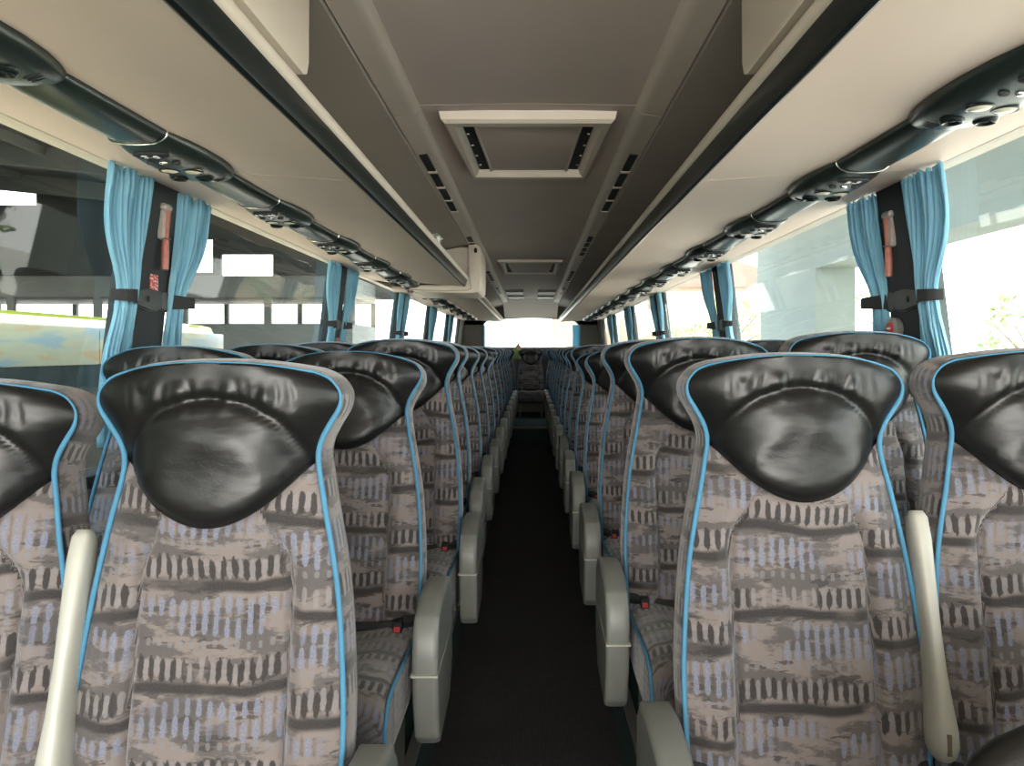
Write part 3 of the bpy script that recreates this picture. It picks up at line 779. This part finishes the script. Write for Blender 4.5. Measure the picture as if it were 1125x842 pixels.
b = MB(); b.box((-1.12, 12.1, PZ), (-.286, 12.9, .2)); b.box((.286, 12.1, PZ), (1.12, 12.9, .2)); struct(b.build('trim_41', M['riser'], smooth=False))

# low leather seat back at the bottom right corner
r = empty('guide_seat', (.62, .72, PZ-.05), 'low black leather seat back in the bottom right corner, only its rounded top in view', 'seat')
b = MB(); rings = []
for j in range(17):
    t = (j/16)**.55; z = .36+.418*t
    hw = .215*(1-.26*max(0, (t-.86)/.14)**2.5) if t > .86 else .215-.01*(.86-t)
    hd = .045*(1-.75*max(0, (t-.75)/.25)**2)+.008
    rings.append([(hw*math.copysign(abs(math.cos(a))**.7, math.cos(a)), hd*math.copysign(abs(math.sin(a))**.8, math.sin(a)), z) for a in [2*PI*k/28 for k in range(28)]])
rings.append([(p[0]*.7, p[1]*.4, p[2]+.006) for p in rings[-1]])
b.loft(rings); b.build('backrest', M['leather'], r, angle=70)
b = MB(); b.loft([[(hw*math.copysign(abs(math.cos(a))**.4, math.cos(a)), y, .335+hh*math.copysign(abs(math.sin(a))**.5, math.sin(a))) for a in [2*PI*k/28 for k in range(28)]] for y, hw, hh in ((.02, .20, .045), (-.1, .21, .055), (-.3, .21, .055), (-.36, .2, .045), (-.38, .17, .03))]); b.build('cushion', M['leather'], r, angle=70)
b = MB(); b.box((-.14, -.28, 0), (.14, -.02, .285)); b.build('base', M['armgrey'], r, bevel=.01)

# ------------------------------------------------------------------ curtains, pillar fittings
def curtain(s, ya, yb, tie, toward, label, bot=None, seed=0, group=None):
    # ya..yb at the top rail, pinched at the tie towards pillar edge 'toward'
    b = MB(); P = []; nz, ny = 40, 170; rnd = random.Random(seed); ph = [rnd.uniform(0, 6) for _ in range(4)]
    ztop, zbot = E+.492, E-.26
    W0 = yb-ya; fold = max(8, int(W0/.019))
    for j in range(nz):
        z = ztop+(zbot-ztop)*j/(nz-1); d = (z-tie)
        k = math.exp(-(d/.13)**2) if d > 0 else math.exp(-(d/.20)**2)*.5+.5
        wid = W0*(1-.58*k)
        anchor = toward
        y0_ = anchor-(anchor-ya)*(1-.58*k) if anchor > (ya+yb)/2 else anchor+(ya-anchor)*(1-.58*k)
        row = []
        for i in range(ny):
            t = i/(ny-1); y = y0_+wid*t
            amp = (.010+.003*math.sin(5*t+ph[1]))*(1-.30*k)
            x = wx(z-E)-.022-amp*math.sin(2*PI*fold*t+ph[0]+.9*math.sin(3*t*PI+ph[1])+.5*math.sin(7*t*PI+ph[3])+.35*math.sin(j*.16+ph[2]+4*t))-.006*math.sin(2*PI*t*2.3+j*.12+ph[3])
            y += .004*math.cos(2*PI*fold*t+ph[0])*math.sin(j*.3)
            hem = .006*math.sin(2*PI*fold*t) if j == 0 else 0
            row.append((s*x, y, z+hem))
        P.append(row)
    b.grid(P)
    # header roll
    o = b.build('curtain', M['curtain'], angle=80)
    cx_ = s*1.10; o.location = (cx_, ya, zbot)
    for v in o.data.vertices: v.co = v.co-Vector((cx_, ya, zbot))
    md = o.modifiers.new('cloth', 'SOLIDIFY'); md.thickness = .0015
    tag(o, label, 'curtain', group)
    return o
def tieback(s, yc, z, near, label, group):
    r = empty('curtain_tieback', (s*(wx(z-E)-.012), yc, z), label, 'curtain tieback', group)
    d = -1 if near else 1; L = .13 if near else .05
    b = MB(); pts = [(-.03, -.020), (-.025, -.032), (.04, -.036), (.10, -.026), (.16, -.020), (.16, .020), (.10, .028), (.04, .038), (-.025, .034), (-.03, .022)] if near else [(0, -.03), (.045, -.034), (.06, -.025), (.06, .025), (.045, .034), (0, .03)]
    b.prism([(d*(y-.02), zz) for y, zz in pts], -s*.003, s*.008, 'x'); b.prism([(d*(y-.02), zz*.86) for y, zz in pts], -s*.010, s*.004, 'x')
    b.build('plate', M['tieplastic'], r, bevel=.003)
    b = MB(); e_ = .15 if near else .075
    P = [(-s*.008, d*(e_-.05)), (-s*.030, d*(e_-.005)), (-s*.046, d*(e_+.035)), (-s*.046, d*(e_+.055)), (-s*.030, d*(e_+.078)), (-s*.004, d*(e_+.086))]
    hh = [.024, .021, .018, .017, .016, .015]
    b.grid([[(x, y, -h) for (x, y), h in zip(P, hh)], [(x, y, h) for (x, y), h in zip(P, hh)]])
    b.grid([[(x-s*.003, y, -h) for (x, y), h in zip(P, hh)], [(x-s*.003, y, h) for (x, y), h in zip(P, hh)]], flip=True)
    b.build('strap', M['belt'], r)
    b = MB(); b.lathe([(0, 0), (.006, 0), (.006, .003), (0, .003)], (-s*.014, d*.045, 0), 'x', 10, 1, 1.5); b.build('slot', M['black'], r)
TIE = E+.155
for s, side in ((-1, 'left'), (1, 'right')):
    for k, (a, c) in enumerate(PILL[1:6]):
        big = k == 0
        w1 = .24 if big else (.24 if k == 1 else .16)
        w2 = .21 if big else (.24 if k == 1 else .16)
        gr = 'blue curtains along the %s windows' % side
        curtain(s, a-w1+.02, a+.015, TIE, a+.01, 'blue curtain on the near side of the %s window pillar, %s from the front' % (side, ORD[k]), seed=k*3+(1 if s > 0 else 0), group=gr)
        curtain(s, c-.035, c+w2-.03, TIE, c-.03, 'blue curtain on the far side of the %s window pillar, %s from the front' % (side, ORD[k]), seed=k*3+20+(1 if s > 0 else 0), group=gr)
        if k < 3:
            tieback(s, a+.115, TIE, True, 'charcoal curtain tieback on the near edge of the %s %s window pillar' % (ORD[k], side), 'curtain tiebacks')
            tieback(s, c-.055, TIE, False, 'charcoal curtain tieback on the far edge of the %s %s window pillar' % (ORD[k], side), 'curtain tiebacks')
for s in (-1, 1):
    b = MB(); P = []
    x0, x1 = (-.80, -.765) if s < 0 else (.70, .83)
    for j in range(8):
        z = E+.44-(.42)*j/7
        P.append([(x0+(x1-x0)*i/30, RY-.03-.008*math.sin(i*1.1), z) for i in range(31)])
    b.grid(P); tag(b.build('curtain', M['curtain'], angle=80), 'narrow blue curtain at the %s edge of the rear window' % ('left' if s < 0 else 'right'), 'curtain', 'rear window curtains')
def hammer(s, y, z, label):
    r = empty('emergency_hammer', (s*(wx(z-E)-.012), y, z), label, 'emergency hammer')
    X = -s*.018
    b = MB(); b.tube([(X, 0, -.115), (X, .001, -.06), (X, .004, -.01), (X, .008, .02)], [.0125, .0135, .0115, .009], 12); b.build('handle', M['hammer'], r)
    b = MB(); b.tube([(X, .006, .0), (X, .012, .05), (X, .020, .10)], [.010, .011, .012], 10); b.build('neck', M['hammer'], r)
    b = MB(); b.tube([(X, -.030, .105), (X, -.022, .108), (X, .028, .108), (X, .040, .106)], [.003, .013, .015, .006], 10); b.build('head', M['hammergrey'], r)
    b = MB(); b.prism([(-.024, -.005), (.002, -.01), (.010, .09), (-.018, .10)], -s*.002, -s*.02, 'x'); b.build('holder', M['hammergrey'], r, bevel=.003)
    r.scale = (.85, .85, .85)
    b = MB(); b.tube([(X+.016*math.cos(a), .002+.016*math.sin(a), -.005) for a in [2*PI*q/16 for q in range(16)]], .003, 6, closed=True); b.build('clip_ring', M['steel'], r)
    return r
hammer(-1, 2.405, E+.345, 'red handled emergency hammer clipped to the nearest left window pillar')
hammer(1, 2.42, E+.325, 'red handled emergency hammer clipped to the nearest right window pillar')
def label_plate(y, z):
    m, g, p = newmat('red_instruction_print'); co = g.coord(); x, yy, zz = g.sep(co)
    st = g.ramp(g.noise(g.comb(g.m('MULTIPLY', yy, 60), g.m('MULTIPLY', zz, 160)), 1.0, 3), .50, .56)
    g.L.new(g.mix(st, (.42, .05, .045), (.75, .50, .45)), p.inputs['Base Color'])
    b = MB(); b.box((0, -.028, -.034), (.002, .022, .03)); 
    tag(b.build('instruction_sticker', m, loc=(-(wx(z-E)-.012), y, z)), 'red and white instruction sticker below the hammer on the left pillar', 'sticker')
label_plate(2.40, E+.215)
def sos(s, y, z, label):
    r = empty('exit_valve', (s*(wx(z-E)-.012), y, z), label, 'exit valve')
    b = MB(); b.lathe([(0, -s*.0), (.030, 0), (.034, -s*.006), (.034, -s*.022), (.028, -s*.028), (0, -s*.028)], (0, 0, 0), 'x', 24); b.build('body', M['armgrey'], r)
    b = MB(); b.lathe([(0, -s*.033), (.016, -s*.033), (.021, -s*.028), (.021, -s*.02)], (0, 0, 0), 'x', 20); b.build('red_knob', M['red'], r)
    b = MB(); b.box((-s*.0345, -.010, -.003), (-s*.033, .010, .003)); b.build('mark', M['white'], r)
sos(1, 2.45, E+.155-.085, 'round white valve with a red centre on the nearest right window pillar')
sos(-1, 4.66, E+.05, 'small round valve with a red centre on the second left window pillar')
sos(1, 4.66, E+.05, 'small round valve with a red centre on the second right window pillar')

# small things on the shelf behind the rear bench
b = MB(); b.lathe([(0, 0), (.05, .0), (.07, .04), (.065, .12), (.03, .17), (0, .18)], (0, 0, 0), 'z', 16, 1, .6); tag(b.build('bag', M['shelfstuff1'], loc=(-.245, 13.05, E-.12)), 'small green bag on the rear shelf left of the middle seat', 'bag')
b = MB(); b.lathe([(0, 0), (.045, .0), (.05, .05), (.048, .20), (.02, .22), (.018, .25), (0, .25)], (0, 0, 0), 'z', 16); tag(b.build('bottle', M['shelfstuff2'], loc=(-.21, 13.18, E-.12)), 'pinkish bottle on the rear shelf behind the green bag', 'bottle')
b = MB(); b.lathe([(0, 0), (.06, .0), (.07, .05), (.06, .13), (.02, .16), (0, .16)], (0, 0, 0), 'z', 16, 1, .6); tag(b.build('pouch', M['shelfstuff3'], loc=(.25, 13.05, E-.12)), 'slate blue pouch on the rear shelf right of the middle seat', 'pouch')

# ------------------------------------------------------------------ outside
GZ = -1.15
b = MB(); b.box((-60, -40, GZ-.1), (60, 90, GZ)); g0 = b.build('ground', M['ground'], smooth=False); g0['kind'] = 'structure'
# open shed on the left: dark roof, beams, posts
r = empty('bus_shed', (-9, 8, GZ), 'dark open sided steel bus shed outside the left windows', 'shed')
def sh(bm_, n, m): return bm_.build(n, m, r, loc=(9, -8, -GZ), smooth=False)
b = MB(); b.prism([(-2.95, 4.2), (-2.95, 4.3), (-15, 5.6), (-15, 5.5)], -14, 18.5); sh(b, 'roof', M['shedroof'])
for k in range(9):
    b = MB(); y = -10+3.4*k; b.prism([(-3.0, 3.85), (-3.0, 4.2), (-15, 5.5), (-15, 5.1)], y, y+.18); sh(b, 'rafter', M['shedbeam'])
for k in range(5):
    b = MB(); x = -3.4-2.6*k; z = 4.1+(-2.1-x)*.109; b.box((x, -14, z-.16), (x+.12, 18.5, z)); sh(b, 'purlin', M['shedbeam'])
for y in (-6, 3, 12):
    b = MB(); b.box((-9.2, y, GZ), (-8.9, y+.3, 4.9)); sh(b, 'post', M['shedbeam'])
b = MB(); b.box((-12.7, -14, GZ), (-12.5, 18.5, 1.2)); b.box((-12.7, -14, 2.6), (-12.5, 18.5, 5.3)); sh(b, 'side_wall', M['shedroof'])
holes = [(-12.45, -11.5, 3.4, 3.86), (-8.2, -7.4, 1.83, 2.6), (-7.2, -6.0, 1.45, 2.25)]
b = MB(); zb_, zt_ = .55, 4.3
xs_ = [-12.5]+[q for h in holes for q in h[:2]]+[-2.1]
for i in range(0, len(xs_), 2): b.box((xs_[i], 18.4, E+1.2), (xs_[i+1], 18.5, E+zt_))
for x0, x1, h0, h1 in holes: b.box((x0, 18.4, E+1.2), (x1, 18.5, E+h0)); b.box((x0, 18.4, E+h1), (x1, 18.5, E+zt_))
sh(b, 'back_wall', M['shedroof'])
b = MB(); b.box((-9.2, 18.34, E+1.15), (-4.4, 18.4, E+1.75)); sh(b, 'red_cladding', M['brick'])
# parked lime coach
def coach():
    r = empty('parked_coach', (-3.9, 1.0, GZ), 'lime green and white coach parked beside the left windows', 'coach')
    o = Vector((-3.9, 1.0, GZ))
    X1 = -2.75; X0 = -5.1; ya, yb = -5.5, 6.9; zt = E+.225
    def bd(bm_, n, m, **k): return bm_.build(n, m, r, loc=tuple(-o), **k)
    b = MB(); b.prism([(X1, E-1.9), (X1, E+.15), (X1-.02, E+.20), (X1-.10, zt), (X0+.1, zt), (X0, E+.15), (X0, E-1.9)], ya, yb); bd(b, 'body', M['lime'], bevel=.03)
    for k in range(6):
        y = ya+.4+2.03*k
        b = MB(); b.box((X1-.02, y, E-.085), (X1+.012, y+2.02, E+.150)); bd(b, 'side_window', M['skyreflection'], bevel=.01)
    b = MB(); b.box((X1-.02, ya+.35, E-.74), (X1+.006, yb-.3, E+.148)); bd(b, 'glass_band', M['busglass'], bevel=.01)
    b = MB(); b.box((X1-.02, ya, E-.80), (X1+.010, yb-.1, E-.73)); bd(b, 'belt_trim', M['black'])
    for y in (-3.2, 4.6):
        b = MB(); b.lathe([(0, -.02), (.3, -.02), (.48, .0), (.5, .1), (.5, .25), (0, .25)], (X1-.28, y, GZ+.5), 'x', 28); bd(b, 'wheel', M['black'])
coach()
def coach2():
    r = empty('parked_bus', (-6.5, 16, GZ), 'pale grey bus standing crossways behind the lime coach', 'bus'); o = Vector((-6.5, 16, GZ))
    def bd(bm_, n, m, **k): return bm_.build(n, m, r, loc=tuple(-o), **k)
    y = 16.0
    z0, z1 = E+.64, E+1.08
    b = MB(); b.box((-14, y, GZ+.3), (-3.6, y+2.4, z0-.08)); bd(b, 'lower_body', M['shedbeam'], bevel=.05)
    b = MB(); b.box((-14, y, z1), (-3.6, y+2.4, z1+.45)); bd(b, 'roof', M['shedbeam'], bevel=.08)
    xs = [-14, -12.4, -10.6, -8.85, -7.1, -5.4, -3.7]
    for x in xs:
        b = MB(); b.box((x, y, z0-.1), (x+.14, y+.1, z1+.02)); bd(b, 'window_post', M['shedbeam'])
        b = MB(); b.box((x, y+2.3, z0-.1), (x+.1, y+2.4, z1+.02)); bd(b, 'window_post', M['shedbeam'])
coach2()
# right side: concrete hall edge with a pillar and an opening
r = empty('concrete_portal', (4.4, 6, GZ), 'pale concrete hall frame with a wide opening outside the right windows', 'building')
def bd(bm_, n, m): return bm_.build(n, m, r, loc=(-4.4, -6, -GZ), smooth=False)
b = MB(); b.box((3.6, -8, E+1.05), (4.1, 12.6, E+2.6)); bd(b, 'beam', M['concrete'])
b = MB(); b.box((3.6, 10.0, GZ), (4.1, 12.4, E+1.05)); bd(b, 'pillar', M['concrete'])
b = MB(); b.box((3.62, 11.3, GZ), (3.66, 11.36, E+1.0)); bd(b, 'downpipe', M['shedbeam'])
b = MB(); b.box((3.6, -8, GZ), (4.1, -5.5, E+1.05)); bd(b, 'pillar', M['concrete'])
b = MB(); b.box((1.9, -8, E+2.5), (7.4, 12.6, E+2.7)); bd(b, 'shade_canopy', M['concrete'])  # unseen from inside, widened to shade the yard on the right
# fence, trees, lamp post, far buildings
def tree(x, y, h, rad, label, dens=520, seed=1):
    rn = random.Random(seed)
    r = empty('tree', (x, y, GZ), label, 'tree', 'trees beyond the yard')
    b = MB(); b.tube([(0, 0, 0), (.05, 0, h*.35), (-.05, .05, h*.7)], [.14, .10, .05], 8)
    for k in range(9):
        a = rn.uniform(0, 2*PI); z0 = h*rn.uniform(.3, .6)
        b.tube([(0, 0, z0), (rad*.4*math.cos(a), rad*.4*math.sin(a), z0+h*.15), (rad*.85*math.cos(a), rad*.85*math.sin(a), z0+h*.33)], [.05, .03, .012], 5)
    b.build('trunk', M['bark'], r)
    b = MB()
    for k in range(dens):
        a = rn.uniform(0, 2*PI); c_ = rn.uniform(-1, 1); q = rn.uniform(.45, 1)**.5*rad*(1+.25*math.sin(3*a+seed))
        p = Vector((q*math.cos(a)*math.sqrt(1-c_*c_), q*math.sin(a)*math.sqrt(1-c_*c_), h*.68+c_*h*.34))
        u = Vector((rn.uniform(-1, 1), rn.uniform(-1, 1), rn.uniform(-1, 1))).normalized(); v = u.orthogonal().normalized(); u *= .13; v *= .09
        b.add([p-u, p+v, p+u, p-v], [(0, 1, 2, 3)])
    b.build('crown', M['leaf'], r, smooth=False)
tree(13.2, 20.6, 4.1, 1.5, 'sparse tree outside the right windows, behind the nearest right pillar', 420, 3)
tree(11.3, 44, 5.2, 3.6, 'dense green tree seen through the second right window', 1500, 5)
tree(20.5, 47, 5.8, 3.2, 'broad green tree seen just right of the dense one through the right windows', 1300, 8)
r = empty('fence', (9, 14, GZ), 'white panel fence outside the nearest right window', 'fence')
b = MB(); 
for k in range(44):
    b.box((8.1+.25*k, 14.0, 0), (8.1+.25*k+.22, 14.04, E-GZ+.05)) 
b.build('panels', M['fence'], r, loc=(-9, -14, 0), smooth=False)
b = MB(); b.box((8.1, 14.04, E-GZ-.15), (19, 14.08, E-GZ-.05)); b.build('rail', M['fence'], r, loc=(-9, -14, 0), smooth=False)
r = empty('lamp_post', (12.1, 30, GZ), 'distant slim street lamp seen through the right windows', 'street lamp')
b = MB(); b.tube([(0, 0, 0), (0, 0, 3.7)], [.06, .04], 8); b.build('pole', M['steel'], r)
b = MB(); b.box((-.3, -.15, 3.68), (.3, .15, 3.82)); b.build('lamp_head', M['steel'], r, bevel=.03)
r = empty('house', (16, 60, GZ), 'pinkish house with orange roof far behind the right trees', 'house')
b = MB(); b.box((-6, 0, 0), (5, 8, 7.2)); b.build('walls', M['cream'], r, smooth=False)
b = MB(); b.prism([(-6.5, 7.2), (5.5, 7.2), (-.5, 9.2)], -.3, 8.3); b.build('roof', M['brick'], r, smooth=False)
r = empty('rear_building', (1.9, 34, GZ), 'cream building corner seen through the rear window', 'building')
b = MB(); b.box((-.9, 0, 0), (3.6, 5, 3.9)); b.build('walls', M['cream'], r, smooth=False)
for k in range(4):
    b = MB(); b.box((.1+.55*k, -.06, 0), (.22+.55*k, 0, 3.9)); b.build('wall_rib', M['fence'], r, smooth=False)
